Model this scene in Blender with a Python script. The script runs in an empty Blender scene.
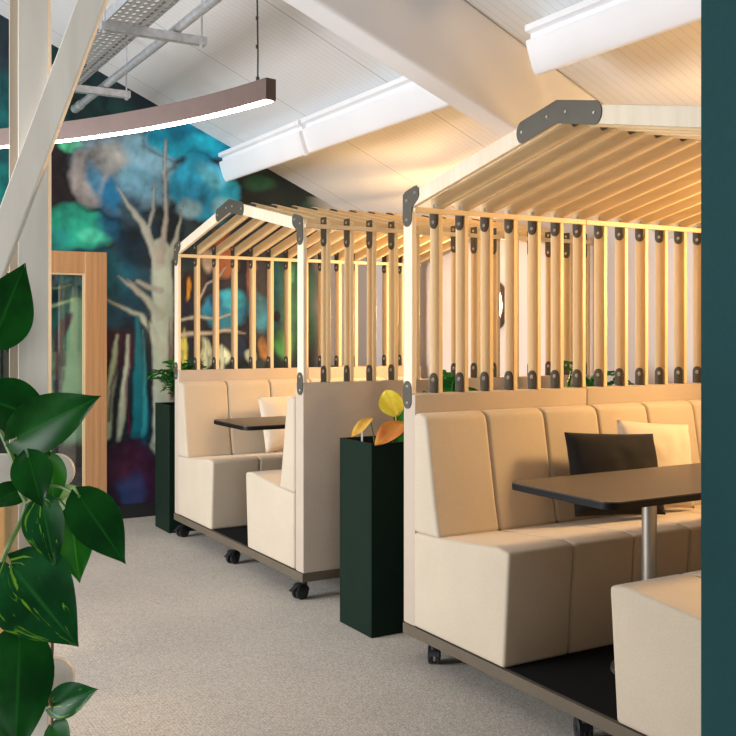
import bpy, bmesh, math, random
from mathutils import Vector, Matrix, noise
PI = math.pi
random.seed(7)
scene = bpy.context.scene
C = scene.collection

# ------------------------------------------------------------------ camera
CAM_H, F_PX, HORIZON = 1.30, 990.0, 331.0
TH = math.radians(30.2)
VIEW = Vector((math.sin(TH), math.cos(TH), 0)); RIGHT = Vector((math.cos(TH), -math.sin(TH), 0))
cd = bpy.data.cameras.new('camera'); cam = bpy.data.objects.new('camera', cd); C.objects.link(cam)
cam.location = (0, 0, CAM_H); cam.rotation_euler = (PI/2, 0, -TH)
cd.sensor_width = 36.0; cd.lens = 36.0*F_PX/736.0
cd.shift_y = (HORIZON-368.0)/736.0
cd.clip_start = 0.05; cd.clip_end = 60
scene.camera = cam

def ray(px, py):
    return VIEW + RIGHT*((px-368.0)/F_PX) + Vector((0, 0, (HORIZON-py)/F_PX))
def at_depth(px, py, d):
    return Vector((0, 0, CAM_H)) + ray(px, py)*d
def on_y(px, py, Y):
    r = ray(px, py); return Vector((0, 0, CAM_H)) + r*(Y/r.y)

# ------------------------------------------------------------------ materials
def new_mat(name):
    m = bpy.data.materials.new(name); m.use_nodes = True
    nt = m.node_tree; b = nt.nodes['Principled BSDF']
    return m, nt, b
def N(nt, t, **kw):
    n = nt.nodes.new(t)
    for k, v in kw.items():
        if k in n.inputs: n.inputs[k].default_value = v
        else: setattr(n, k, v)
    return n
def L(nt, a, b): nt.links.new(a, b)
def ramp(nt, fac, stops):
    r = nt.nodes.new('ShaderNodeValToRGB'); e = r.color_ramp.elements
    while len(e) < len(stops): e.new(0.5)
    for el, (p, c) in zip(e, stops): el.position = p; el.color = (*c, 1)
    L(nt, fac, r.inputs['Fac']); return r.outputs['Color']
def bump(nt, b, height, strength, dist=0.002):
    n = N(nt, 'ShaderNodeBump', Strength=strength, Distance=dist)
    L(nt, height, n.inputs['Height']); L(nt, n.outputs['Normal'], b.inputs['Normal'])

def plain(name, col, rough=0.5, metal=0.0, spec=0.5, vary=0.06, scale=14):
    m, nt, b = new_mat(name)
    tc = N(nt, 'ShaderNodeTexCoord'); nz = N(nt, 'ShaderNodeTexNoise', Scale=scale, Detail=3.0)
    L(nt, tc.outputs['Object'], nz.inputs['Vector'])
    lo = tuple(c*(1-vary) for c in col); hi = tuple(min(1, c*(1+vary)) for c in col)
    L(nt, ramp(nt, nz.outputs['Fac'], [(0.3, lo), (0.7, hi)]), b.inputs['Base Color'])
    b.inputs['Roughness'].default_value = rough; b.inputs['Metallic'].default_value = metal
    b.inputs['Specular IOR Level'].default_value = spec
    return m

def wood(name, c1, c2, stretch, rough=0.45, scale=1.0):
    m, nt, b = new_mat(name)
    tc = N(nt, 'ShaderNodeTexCoord'); mp = N(nt, 'ShaderNodeMapping')
    mp.inputs['Scale'].default_value = stretch
    oi = N(nt, 'ShaderNodeObjectInfo')
    off = N(nt, 'ShaderNodeVectorMath', operation='ADD')
    sc = N(nt, 'ShaderNodeMath', operation='MULTIPLY'); sc.inputs[1].default_value = 37.0
    L(nt, oi.outputs['Random'], sc.inputs[0])
    L(nt, tc.outputs['Object'], off.inputs[0]); L(nt, sc.outputs[0], off.inputs[1])
    L(nt, off.outputs[0], mp.inputs['Vector'])
    n1 = N(nt, 'ShaderNodeTexNoise', Scale=3.0*scale, Detail=5.0, Distortion=0.6)
    L(nt, mp.outputs[0], n1.inputs['Vector'])
    L(nt, ramp(nt, n1.outputs['Fac'], [(0.3, c1), (0.5, tuple((a+d)/2 for a, d in zip(c1, c2))), (0.7, c2)]), b.inputs['Base Color'])
    b.inputs['Roughness'].default_value = rough
    bump(nt, b, n1.outputs['Fac'], 0.08)
    return m

def fabric(name, col, rough=0.92, weave=420.0, vary=0.1, sheen=0.12):
    m, nt, b = new_mat(name)
    tc = N(nt, 'ShaderNodeTexCoord')
    n1 = N(nt, 'ShaderNodeTexNoise', Scale=weave, Detail=2.0); n2 = N(nt, 'ShaderNodeTexNoise', Scale=5.0, Detail=3.0)
    L(nt, tc.outputs['Object'], n1.inputs['Vector']); L(nt, tc.outputs['Object'], n2.inputs['Vector'])
    mx = N(nt, 'ShaderNodeMath', operation='MULTIPLY_ADD'); mx.inputs[1].default_value = 0.75
    L(nt, n1.outputs['Fac'], mx.inputs[0])
    m2 = N(nt, 'ShaderNodeMath', operation='MULTIPLY'); m2.inputs[1].default_value = 0.25
    L(nt, n2.outputs['Fac'], m2.inputs[0]); L(nt, m2.outputs[0], mx.inputs[2])
    L(nt, ramp(nt, mx.outputs[0], [(0.35, tuple(c*(1-vary) for c in col)), (0.65, tuple(min(1, c*(1+vary)) for c in col))]), b.inputs['Base Color'])
    b.inputs['Roughness'].default_value = rough; b.inputs['Specular IOR Level'].default_value = 0.2
    b.inputs['Sheen Weight'].default_value = sheen
    bump(nt, b, n1.outputs['Fac'], 0.25, 0.001)
    return m

def emitter(name, col, strength):
    m, nt, b = new_mat(name)
    b.inputs['Base Color'].default_value = (0.9, 0.9, 0.9, 1)
    b.inputs['Emission Color'].default_value = (*col, 1); b.inputs['Emission Strength'].default_value = strength
    return m

M = {}
M['birch'] = wood('birch wood', (0.64, 0.475, 0.255), (0.72, 0.565, 0.33), (9, 9, 0.7))
M['birch_flat'] = wood('birch rafter wood', (0.64, 0.475, 0.255), (0.72, 0.565, 0.33), (9, 0.7, 9))
M['birch_pale'] = wood('pale birch face', (0.68, 0.58, 0.43), (0.76, 0.67, 0.52), (9, 9, 0.7))
M['birch_rail'] = wood('birch rail wood', (0.62, 0.49, 0.31), (0.71, 0.58, 0.38), (0.7, 9, 9))
M['ply'] = wood('pale plywood', (0.70, 0.645, 0.555), (0.82, 0.765, 0.675), (7, 7, 0.9))
M['ply_edge'] = wood('plywood side grain', (0.50, 0.40, 0.285), (0.60, 0.49, 0.36), (14, 14, 0.5))
M['pine'] = wood('warm pine', (0.78, 0.54, 0.25), (0.86, 0.64, 0.34), (0.8, 6, 6))
M['oak'] = wood('door oak', (0.45, 0.225, 0.090), (0.60, 0.32, 0.145), (16, 16, 0.5))
M['fabric'] = fabric('beige upholstery', (0.50, 0.425, 0.325))
M['fabric_out'] = fabric('taupe upholstery', (0.45, 0.375, 0.30))
M['platform'] = plain('bronze taupe laminate', (0.112, 0.090, 0.063), 0.5, 0, 0.3)
M['mat'] = fabric('black floor mat', (0.0035, 0.0035, 0.004), 0.95, 200, 0.1, 0.0)
M['bracket'] = plain('dark bronze steel', (0.088, 0.080, 0.062), 0.45, 0.25)
M['bolt'] = plain('bright steel bolt', (0.62, 0.60, 0.56), 0.3, 0.9)
M['castor'] = plain('black castor plastic', (0.012, 0.013, 0.016), 0.4)
M['planter'] = plain('dark green planter', (0.0042, 0.0150, 0.0092), 0.55, 0, 0.12)
M['soil'] = plain('potting soil', (0.03, 0.022, 0.016), 0.95, 0, 0.2, 0.4, 60)
M['table_top'] = wood('dark table laminate', (0.030, 0.024, 0.019), (0.040, 0.031, 0.024), (1, 6, 6), 0.33)
M['table_edge'] = plain('black table edge', (0.004, 0.004, 0.0045), 0.5, 0, 0.2)
M['steel'] = plain('brushed steel', (0.36, 0.33, 0.29), 0.38, 0.85)
M['galv'] = plain('galvanised steel', (0.55, 0.57, 0.59), 0.42, 0.6, 0.5, 0.15, 30)
M['white_paint'] = plain('white painted steel', (0.80, 0.81, 0.83), 0.45, 0, 0.5, 0.02, 3)
M['wall_white'] = plain('white wall paint', (0.62, 0.575, 0.555), 0.85, 0, 0.3, 0.02, 3)
M['teal'] = plain('dark teal panel', (0.0105, 0.0560, 0.0610), 0.8, 0, 0.2, 0.05, 160)
M['dark_pillow'] = fabric('charcoal linen', (0.011, 0.0095, 0.009), 0.9, 300, 0.25, 0.02)
M['cream_pillow'] = fabric('cream linen', (0.60, 0.52, 0.42), 0.9, 300, 0.08)
M['bronze'] = plain('brown anodised aluminium', (0.105, 0.064, 0.052), 0.45, 0.3)
M['cable'] = plain('black cable', (0.01, 0.01, 0.011), 0.5)
M['led'] = emitter('lamp diffuser', (1.0, 0.88, 0.78), 19.0)
M['sconce'] = emitter('warm opal lamp glass', (1.0, 0.62, 0.27), 200.0)
M['baseboard'] = plain('black baseboard', (0.012, 0.012, 0.014), 0.5)
M['stem'] = plain('green stem', (0.10, 0.20, 0.035), 0.5)
M['brown_stem'] = plain('brown root', (0.12, 0.065, 0.03), 0.6)
M['white_tag'] = plain('white plant tag', (0.7, 0.7, 0.66), 0.5)

def ceiling_mat():
    m, nt, b = new_mat('white ribbed roof panel')
    tc = N(nt, 'ShaderNodeTexCoord'); sp = N(nt, 'ShaderNodeSeparateXYZ'); L(nt, tc.outputs['Object'], sp.inputs[0])
    def saw(period, width, off=0.0):
        a = N(nt, 'ShaderNodeMath', operation='MULTIPLY_ADD'); a.inputs[1].default_value = 1/period; a.inputs[2].default_value = off
        L(nt, sp.outputs['Y'], a.inputs[0])
        f = N(nt, 'ShaderNodeMath', operation='FRACT'); L(nt, a.outputs[0], f.inputs[0])
        g = N(nt, 'ShaderNodeMath', operation='LESS_THAN'); g.inputs[1].default_value = width; L(nt, f.outputs[0], g.inputs[0])
        return g.outputs[0]
    r1 = saw(0.05, 0.12); r2 = saw(1.0, 0.010, 0.35)
    mx = N(nt, 'ShaderNodeMath', operation='MAXIMUM'); 
    h = N(nt, 'ShaderNodeMath', operation='MULTIPLY'); h.inputs[1].default_value = 0.32
    L(nt, r1, h.inputs[0]); L(nt, h.outputs[0], mx.inputs[0]); L(nt, r2, mx.inputs[1])
    L(nt, ramp(nt, mx.outputs[0], [(0.0, (0.70, 0.71, 0.71)), (1.0, (0.42, 0.43, 0.44))]), b.inputs['Base Color'])
    b.inputs['Roughness'].default_value = 0.5
    inv = N(nt, 'ShaderNodeMath', operation='SUBTRACT'); inv.inputs[0].default_value = 1.0; L(nt, mx.outputs[0], inv.inputs[1])
    bump(nt, b, inv.outputs[0], 0.35, 0.004)
    return m
M['ceiling'] = ceiling_mat()

def carpet_mat():
    m, nt, b = new_mat('beige loop carpet')
    tc = N(nt, 'ShaderNodeTexCoord')
    n1 = N(nt, 'ShaderNodeTexNoise', Scale=130.0, Detail=3.0); n2 = N(nt, 'ShaderNodeTexNoise', Scale=1.2, Detail=3.0)
    wv = N(nt, 'ShaderNodeTexWave', Scale=26.0, Distortion=9.0, Detail=2.0); wv.inputs['Detail Scale'].default_value = 9.0
    for n in (n1, n2, wv): L(nt, tc.outputs['Object'], n.inputs['Vector'])
    a = N(nt, 'ShaderNodeMath', operation='MULTIPLY_ADD'); a.inputs[1].default_value = 0.55; L(nt, n1.outputs['Fac'], a.inputs[0])
    c = N(nt, 'ShaderNodeMath', operation='MULTIPLY_ADD'); c.inputs[1].default_value = 0.22; L(nt, wv.outputs['Fac'], c.inputs[0])
    d = N(nt, 'ShaderNodeMath', operation='MULTIPLY'); d.inputs[1].default_value = 0.23; L(nt, n2.outputs['Fac'], d.inputs[0])
    L(nt, d.outputs[0], c.inputs[2]); L(nt, c.outputs[0], a.inputs[2])
    L(nt, ramp(nt, a.outputs[0], [(0.30, (0.28, 0.258, 0.226)), (0.5, (0.48, 0.44, 0.39)), (0.70, (0.68, 0.63, 0.555))]), b.inputs['Base Color'])
    b.inputs['Roughness'].default_value = 1.0; b.inputs['Specular IOR Level'].default_value = 0.1
    bump(nt, b, a.outputs[0], 0.6, 0.004)
    return m
M['carpet'] = carpet_mat()

def mural_mat():
    m, nt, b = new_mat('forest mural print')
    at = N(nt, 'ShaderNodeAttribute', attribute_name='paint')
    L(nt, at.outputs['Color'], b.inputs['Base Color'])
    b.inputs['Roughness'].default_value = 0.45; b.inputs['Specular IOR Level'].default_value = 0.3
    return m
M['mural'] = mural_mat()

def glass_mat(name, tint, gloss=0.08, bumpy=0.0, rough=0.02):
    m, nt, b = new_mat(name); nt.nodes.remove(b)
    out = nt.nodes['Material Output']
    t = N(nt, 'ShaderNodeBsdfTransparent'); t.inputs['Color'].default_value = (*tint, 1)
    g = N(nt, 'ShaderNodeBsdfGlossy'); g.inputs['Roughness'].default_value = rough
    mx = N(nt, 'ShaderNodeMixShader'); mx.inputs['Fac'].default_value = gloss
    L(nt, t.outputs[0], mx.inputs[1]); L(nt, g.outputs[0], mx.inputs[2]); L(nt, mx.outputs[0], out.inputs['Surface'])
    if bumpy:
        v = N(nt, 'ShaderNodeTexVoronoi', Scale=160.0); tc = N(nt, 'ShaderNodeTexCoord'); L(nt, tc.outputs['Object'], v.inputs['Vector'])
        bp = N(nt, 'ShaderNodeBump', Strength=bumpy, Distance=0.01); L(nt, v.outputs['Distance'], bp.inputs['Height'])
        L(nt, bp.outputs['Normal'], g.inputs['Normal'])
    return m
M['glass'] = glass_mat('door glass', (0.86, 0.94, 0.91), 0.07)
M['jar_glass'] = glass_mat('dimpled jar glass', (0.45, 0.55, 0.53), 0.30, 1.0, 0.12)

def perforated_mat():
    m, nt, b = new_mat('perforated galvanised sheet')
    b.inputs['Base Color'].default_value = (0.56, 0.58, 0.60, 1); b.inputs['Metallic'].default_value = 0.5; b.inputs['Roughness'].default_value = 0.42
    out = nt.nodes['Material Output']
    tc = N(nt, 'ShaderNodeTexCoord'); sp = N(nt, 'ShaderNodeSeparateXYZ'); L(nt, tc.outputs['Object'], sp.inputs[0])
    def cell(axis, period, half):
        a = N(nt, 'ShaderNodeMath', operation='MULTIPLY'); a.inputs[1].default_value = 1/period; L(nt, sp.outputs[axis], a.inputs[0])
        f = N(nt, 'ShaderNodeMath', operation='FRACT'); L(nt, a.outputs[0], f.inputs[0])
        s = N(nt, 'ShaderNodeMath', operation='SUBTRACT'); s.inputs[1].default_value = 0.5; L(nt, f.outputs[0], s.inputs[0])
        d = N(nt, 'ShaderNodeMath', operation='MULTIPLY'); d.inputs[1].default_value = 1/half; L(nt, s.outputs[0], d.inputs[0])
        p = N(nt, 'ShaderNodeMath', operation='MULTIPLY'); L(nt, d.outputs[0], p.inputs[0]); L(nt, d.outputs[0], p.inputs[1])
        return p.outputs[0]
    s = N(nt, 'ShaderNodeMath', operation='ADD'); L(nt, cell('X', 0.034, 0.27), s.inputs[0]); L(nt, cell('Y', 0.058, 0.34), s.inputs[1])
    lt = N(nt, 'ShaderNodeMath', operation='LESS_THAN'); lt.inputs[1].default_value = 1.0; L(nt, s.outputs[0], lt.inputs[0])
    tr = N(nt, 'ShaderNodeBsdfTransparent'); mx = N(nt, 'ShaderNodeMixShader')
    L(nt, lt.outputs[0], mx.inputs['Fac']); L(nt, b.outputs[0], mx.inputs[1]); L(nt, tr.outputs[0], mx.inputs[2]); L(nt, mx.outputs[0], out.inputs['Surface'])
    return m
M['perforated'] = perforated_mat()

def leaf_mat(name, dark, mid, vein, variegate=None, amount=0.62, rough=0.36):
    m, nt, b = new_mat(name)
    uv = N(nt, 'ShaderNodeUVMap'); sp = N(nt, 'ShaderNodeSeparateXYZ'); L(nt, uv.outputs[0], sp.inputs[0])
    tc = N(nt, 'ShaderNodeTexCoord')
    nz = N(nt, 'ShaderNodeTexNoise', Scale=16.0, Detail=3.0); L(nt, tc.outputs['Object'], nz.inputs['Vector'])
    base = ramp(nt, nz.outputs['Fac'], [(0.35, dark), (0.65, mid)])
    if variegate:
        n2 = N(nt, 'ShaderNodeTexNoise', Scale=34.0, Detail=4.0, Distortion=1.2)
        mp = N(nt, 'ShaderNodeMapping'); mp.inputs['Scale'].default_value = (3.0, 0.8, 1); L(nt, uv.outputs[0], mp.inputs['Vector'])
        n2.inputs['Scale'].default_value = 3.0; L(nt, mp.outputs[0], n2.inputs['Vector'])
        gt = ramp(nt, n2.outputs['Fac'], [(amount, (0, 0, 0)), (min(1, amount+0.06), (1, 1, 1))])
        mv = N(nt, 'ShaderNodeMix', data_type='RGBA'); L(nt, gt, mv.inputs['Factor']); L(nt, base, mv.inputs['A']); mv.inputs['B'].default_value = (*variegate, 1)
        base = mv.outputs['Result']
    # midrib
    a = N(nt, 'ShaderNodeMath', operation='SUBTRACT'); a.inputs[1].default_value = 0.5; L(nt, sp.outputs['X'], a.inputs[0])
    ab = N(nt, 'ShaderNodeMath', operation='ABSOLUTE'); L(nt, a.outputs[0], ab.inputs[0])
    rib = ramp(nt, ab.outputs[0], [(0.0, (1, 1, 1)), (0.035, (0, 0, 0))])
    mv = N(nt, 'ShaderNodeMix', data_type='RGBA'); L(nt, rib, mv.inputs['Factor']); L(nt, base, mv.inputs['A']); mv.inputs['B'].default_value = (*vein, 1)
    L(nt, mv.outputs['Result'], b.inputs['Base Color'])
    b.inputs['Roughness'].default_value = rough; b.inputs['Specular IOR Level'].default_value = 0.10
    # some light passes through the blade
    out = nt.nodes['Material Output']; tl = N(nt, 'ShaderNodeBsdfTranslucent'); L(nt, mv.outputs['Result'], tl.inputs['Color'])
    ms = N(nt, 'ShaderNodeMixShader'); ms.inputs['Fac'].default_value = 0.15
    L(nt, b.outputs[0], ms.inputs[1]); L(nt, tl.outputs[0], ms.inputs[2]); L(nt, ms.outputs[0], out.inputs['Surface'])
    return m
M['leaf'] = leaf_mat('pothos leaf', (0.002, 0.036, 0.005), (0.006, 0.080, 0.009), (0.010, 0.105, 0.012))
M['leaf_var'] = leaf_mat('variegated pothos leaf', (0.002, 0.036, 0.007), (0.006, 0.080, 0.018), (0.015, 0.11, 0.02), (0.14, 0.32, 0.02), 0.60)
M['leaf_light'] = leaf_mat('young pothos leaf', (0.010, 0.115, 0.008), (0.03, 0.19, 0.012), (0.06, 0.25, 0.03))
M['leaf_pale'] = leaf_mat('pale pothos leaf', (0.12, 0.26, 0.06), (0.26, 0.40, 0.12), (0.30, 0.42, 0.16))
M['leaf_yellow'] = leaf_mat('yellow caladium leaf', (0.62, 0.46, 0.03), (0.72, 0.62, 0.08), (0.70, 0.36, 0.08), (0.55, 0.22, 0.05), 0.64, 0.5)
M['leaf_orange'] = leaf_mat('orange caladium leaf', (0.62, 0.17, 0.045), (0.66, 0.28, 0.07), (0.52, 0.33, 0.06), (0.50, 0.36, 0.05), 0.62, 0.5)
M['leaf_amber'] = leaf_mat('amber caladium leaf', (0.62, 0.30, 0.05), (0.66, 0.42, 0.08), (0.60, 0.20, 0.05), (0.45, 0.16, 0.05), 0.62, 0.5)
M['leaf_green'] = leaf_mat('small green leaf', (0.012, 0.10, 0.015), (0.04, 0.22, 0.03), (0.06, 0.25, 0.05), None, 0.6, 0.45)

# ------------------------------------------------------------------ mesh helpers
class MB:
    def __init__(s): s.v = []; s.f = []; s.mi = []; s.cur = 0
    def add(s, vs, fs):
        b = len(s.v); s.v += [tuple(p) for p in vs]
        s.f += [tuple(i+b for i in f) for f in fs]; s.mi += [s.cur]*len(fs); return s
    def box(s, x0, x1, y0, y1, z0, z1):
        return s.add([(x0,y0,z0),(x1,y0,z0),(x1,y1,z0),(x0,y1,z0),(x0,y0,z1),(x1,y0,z1),(x1,y1,z1),(x0,y1,z1)],
                     [(0,3,2,1),(4,5,6,7),(0,1,5,4),(1,2,6,5),(2,3,7,6),(3,0,4,7)])
    def prism(s, poly, axis, a0, a1):
        n = len(poly)
        def p(q, a): return (a, q[0], q[1]) if axis == 'x' else (q[0], a, q[1]) if axis == 'y' else (q[0], q[1], a)
        vs = [p(q, a0) for q in poly] + [p(q, a1) for q in poly]
        return s.add(vs, [tuple(range(n))[::-1], tuple(range(n, 2*n))] + [(i, (i+1) % n, n+(i+1) % n, n+i) for i in range(n)])
    def cyl(s, p0, p1, r, n=16, r1=None):
        return s.tube([p0, p1], r, n, [r, r if r1 is None else r1])
    def tube(s, pts, r, n=10, radii=None):
        pts = [Vector(p) for p in pts]; rings = []; up = None
        for i, p in enumerate(pts):
            t = (pts[min(i+1, len(pts)-1)]-pts[max(i-1, 0)]).normalized()
            if up is None: up = t.orthogonal().normalized()
            else: up = (up - t*up.dot(t)).normalized()
            sd = t.cross(up); rr = radii[i] if radii else r
            rings.append([p + (up*math.cos(2*PI*k/n) + sd*math.sin(2*PI*k/n))*rr for k in range(n)])
        vs = [q for R in rings for q in R]; fs = []
        for i in range(len(pts)-1):
            for k in range(n):
                fs.append((i*n+k, i*n+(k+1) % n, (i+1)*n+(k+1) % n, (i+1)*n+k))
        fs.append(tuple(range(n))[::-1]); fs.append(tuple((len(pts)-1)*n+k for k in range(n)))
        return s.add(vs, fs)
    def mesh(s, name, mats, bevel=0.0, seg=2, smooth=False, angle=0.6):
        me = bpy.data.meshes.new(name); me.from_pydata(s.v, [], s.f)
        for i, p in enumerate(me.polygons): p.material_index = s.mi[i]
        bm = bmesh.new(); bm.from_mesh(me)
        bmesh.ops.recalc_face_normals(bm, faces=bm.faces)
        if bevel:
            ed = [e for e in bm.edges if len(e.link_faces) == 2 and e.calc_face_angle(0) > angle]
            bmesh.ops.bevel(bm, geom=ed, offset=bevel, segments=seg, profile=0.6, affect='EDGES', clamp_overlap=True)
        bm.to_mesh(me); bm.free()
        for m in (mats if isinstance(mats, (list, tuple)) else [mats]): me.materials.append(m)
        if smooth:
            for p in me.polygons: p.use_smooth = True
            me.set_sharp_from_angle(angle=0.7)
        return me

def link(name, me, parent=None, loc=(0, 0, 0), rot=(0, 0, 0), scale=(1, 1, 1)):
    o = bpy.data.objects.new(name, me); C.objects.link(o)
    o.location = loc; o.rotation_euler = rot; o.scale = scale
    if parent is not None: o.parent = parent
    return o
def thing(name, label, cat, loc=(0, 0, 0), rotz=0.0, group=None):
    o = bpy.data.objects.new(name, None); C.objects.link(o); o.empty_display_size = 0.1
    o.location = loc; o.rotation_euler = (0, 0, rotz); o['label'] = label; o['category'] = cat
    if group: o['group'] = group
    return o
def struct(name, me, label=None, cat=None):
    o = link(name, me); o['kind'] = 'structure'
    if label: o['label'] = label
    if cat: o['category'] = cat
    return o

FZ = -0.02      # floor level while building; the whole scene is lifted to floor = 0 at the end
# ------------------------------------------------------------------ room shell
YW, XW, XL, YN = 6.90, 4.07, -4.2, -2.6
RIDGE = -0.8
def ceil_z(x): return 3.93-0.445*x if x > RIDGE else (3.93-0.445*RIDGE)-0.445*(RIDGE-x)

struct('floor', MB().box(XL-0.1, XW+0.1, YN-0.1, YW+0.1, FZ-0.05, FZ).mesh('floor', M['carpet']), 'beige loop-pile carpet floor of the aisle', 'floor')
b = MB()
b.prism([(XW+0.12, ceil_z(XW+0.12)), (RIDGE, ceil_z(RIDGE)), (XL-0.12, ceil_z(XL-0.12)), (XL-0.12, ceil_z(XL-0.12)+0.1), (RIDGE, ceil_z(RIDGE)+0.1), (XW+0.12, ceil_z(XW+0.12)+0.1)], 'y', YN-0.1, YW+0.12)
struct('ceiling', b.mesh('ceiling', M['ceiling']), 'white ribbed sloping roof panels above the booths', 'ceiling')
struct('wall_right', MB().box(XW, XW+0.1, YN-0.1, YW+0.1, FZ, ceil_z(XW)+0.02).mesh('wall_right', M['wall_white']), 'white low side wall behind the booths', 'wall')
def gable(y0, y1, mat, nm):
    return MB().prism([(XL, 0), (XW, 0), (XW, ceil_z(XW)+.01), (RIDGE, ceil_z(RIDGE)+.01), (XL, ceil_z(XL)+.01)], 'y', y0, y1).mesh(nm, mat)
NWX0, NWX1, NWZ0, NWZ1 = -1.5, 0.4, 0.9, 2.5
b = MB()
b.prism([(XL, FZ), (NWX0, FZ), (NWX0, ceil_z(NWX0)+.01), (XL, ceil_z(XL)+.01)], 'y', YN-0.1, YN)
b.prism([(NWX1, FZ), (XW, FZ), (XW, ceil_z(XW)+.01), (NWX1, ceil_z(NWX1)+.01)], 'y', YN-0.1, YN)
b.box(NWX0, NWX1, YN-0.1, YN, FZ, NWZ0); b.prism([(NWX0, NWZ1), (NWX1, NWZ1), (NWX1, ceil_z(NWX1)+.01), (RIDGE, ceil_z(RIDGE)+.01), (NWX0, ceil_z(NWX0)+.01)], 'y', YN-0.1, YN)
struct('wall_near', b.mesh('wall_near', M['teal']), 'dark teal gable wall with a window closing the near end of the room', 'wall')  # out of view; coloured dark to cut the fill from the near end
f = MB(); t = 0.06
f.box(NWX0, NWX0+t, YN-0.08, YN-0.02, NWZ0, NWZ1); f.box(NWX1-t, NWX1, YN-0.08, YN-0.02, NWZ0, NWZ1); f.box(NWX0+t, NWX1-t, YN-0.08, YN-0.02, NWZ0, NWZ0+t); f.box(NWX0+t, NWX1-t, YN-0.08, YN-0.02, NWZ1-t, NWZ1)
struct('window_3', f.mesh('window', M['white_paint']))  # frame of an unseen opening, added as a light source for the stand
# left wall, out of view, with two openings added as daylight sources
b = MB(); zt = ceil_z(XL)+0.01
wins = [(3.2, 4.7), (5.0, 6.5)]
WZ0, WZ1 = 0.75, 2.45
ys = [YN-0.1] + [y for w in wins for y in w] + [YW+0.1]
for i in range(0, len(ys), 2): b.box(XL-0.12, XL, ys[i], ys[i+1], FZ, zt)
for y0, y1 in wins: b.box(XL-0.12, XL, y0, y1, FZ, WZ0); b.box(XL-0.12, XL, y0, y1, WZ1, zt)
struct('wall_left', b.mesh('wall_left', M['wall_white']), 'white side wall with two windows', 'wall')
for i, (y0, y1) in enumerate(wins):
    f = MB(); t = 0.06
    f.box(XL-0.10, XL-0.03, y0, y0+t, WZ0, WZ1); f.box(XL-0.10, XL-0.03, y1-t, y1, WZ0, WZ1)
    f.box(XL-0.10, XL-0.03, y0+t, y1-t, WZ0, WZ0+t); f.box(XL-0.10, XL-0.03, y0+t, y1-t, WZ1-t, WZ1)
    f.box(XL-0.09, XL-0.04, (y0+y1)/2-.025, (y0+y1)/2+.025, WZ0+t, WZ1-t)
    struct('window_%d' % (i+1), f.mesh('window', M['white_paint']))  # frames out of view, added to go with the daylight from the left

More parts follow.
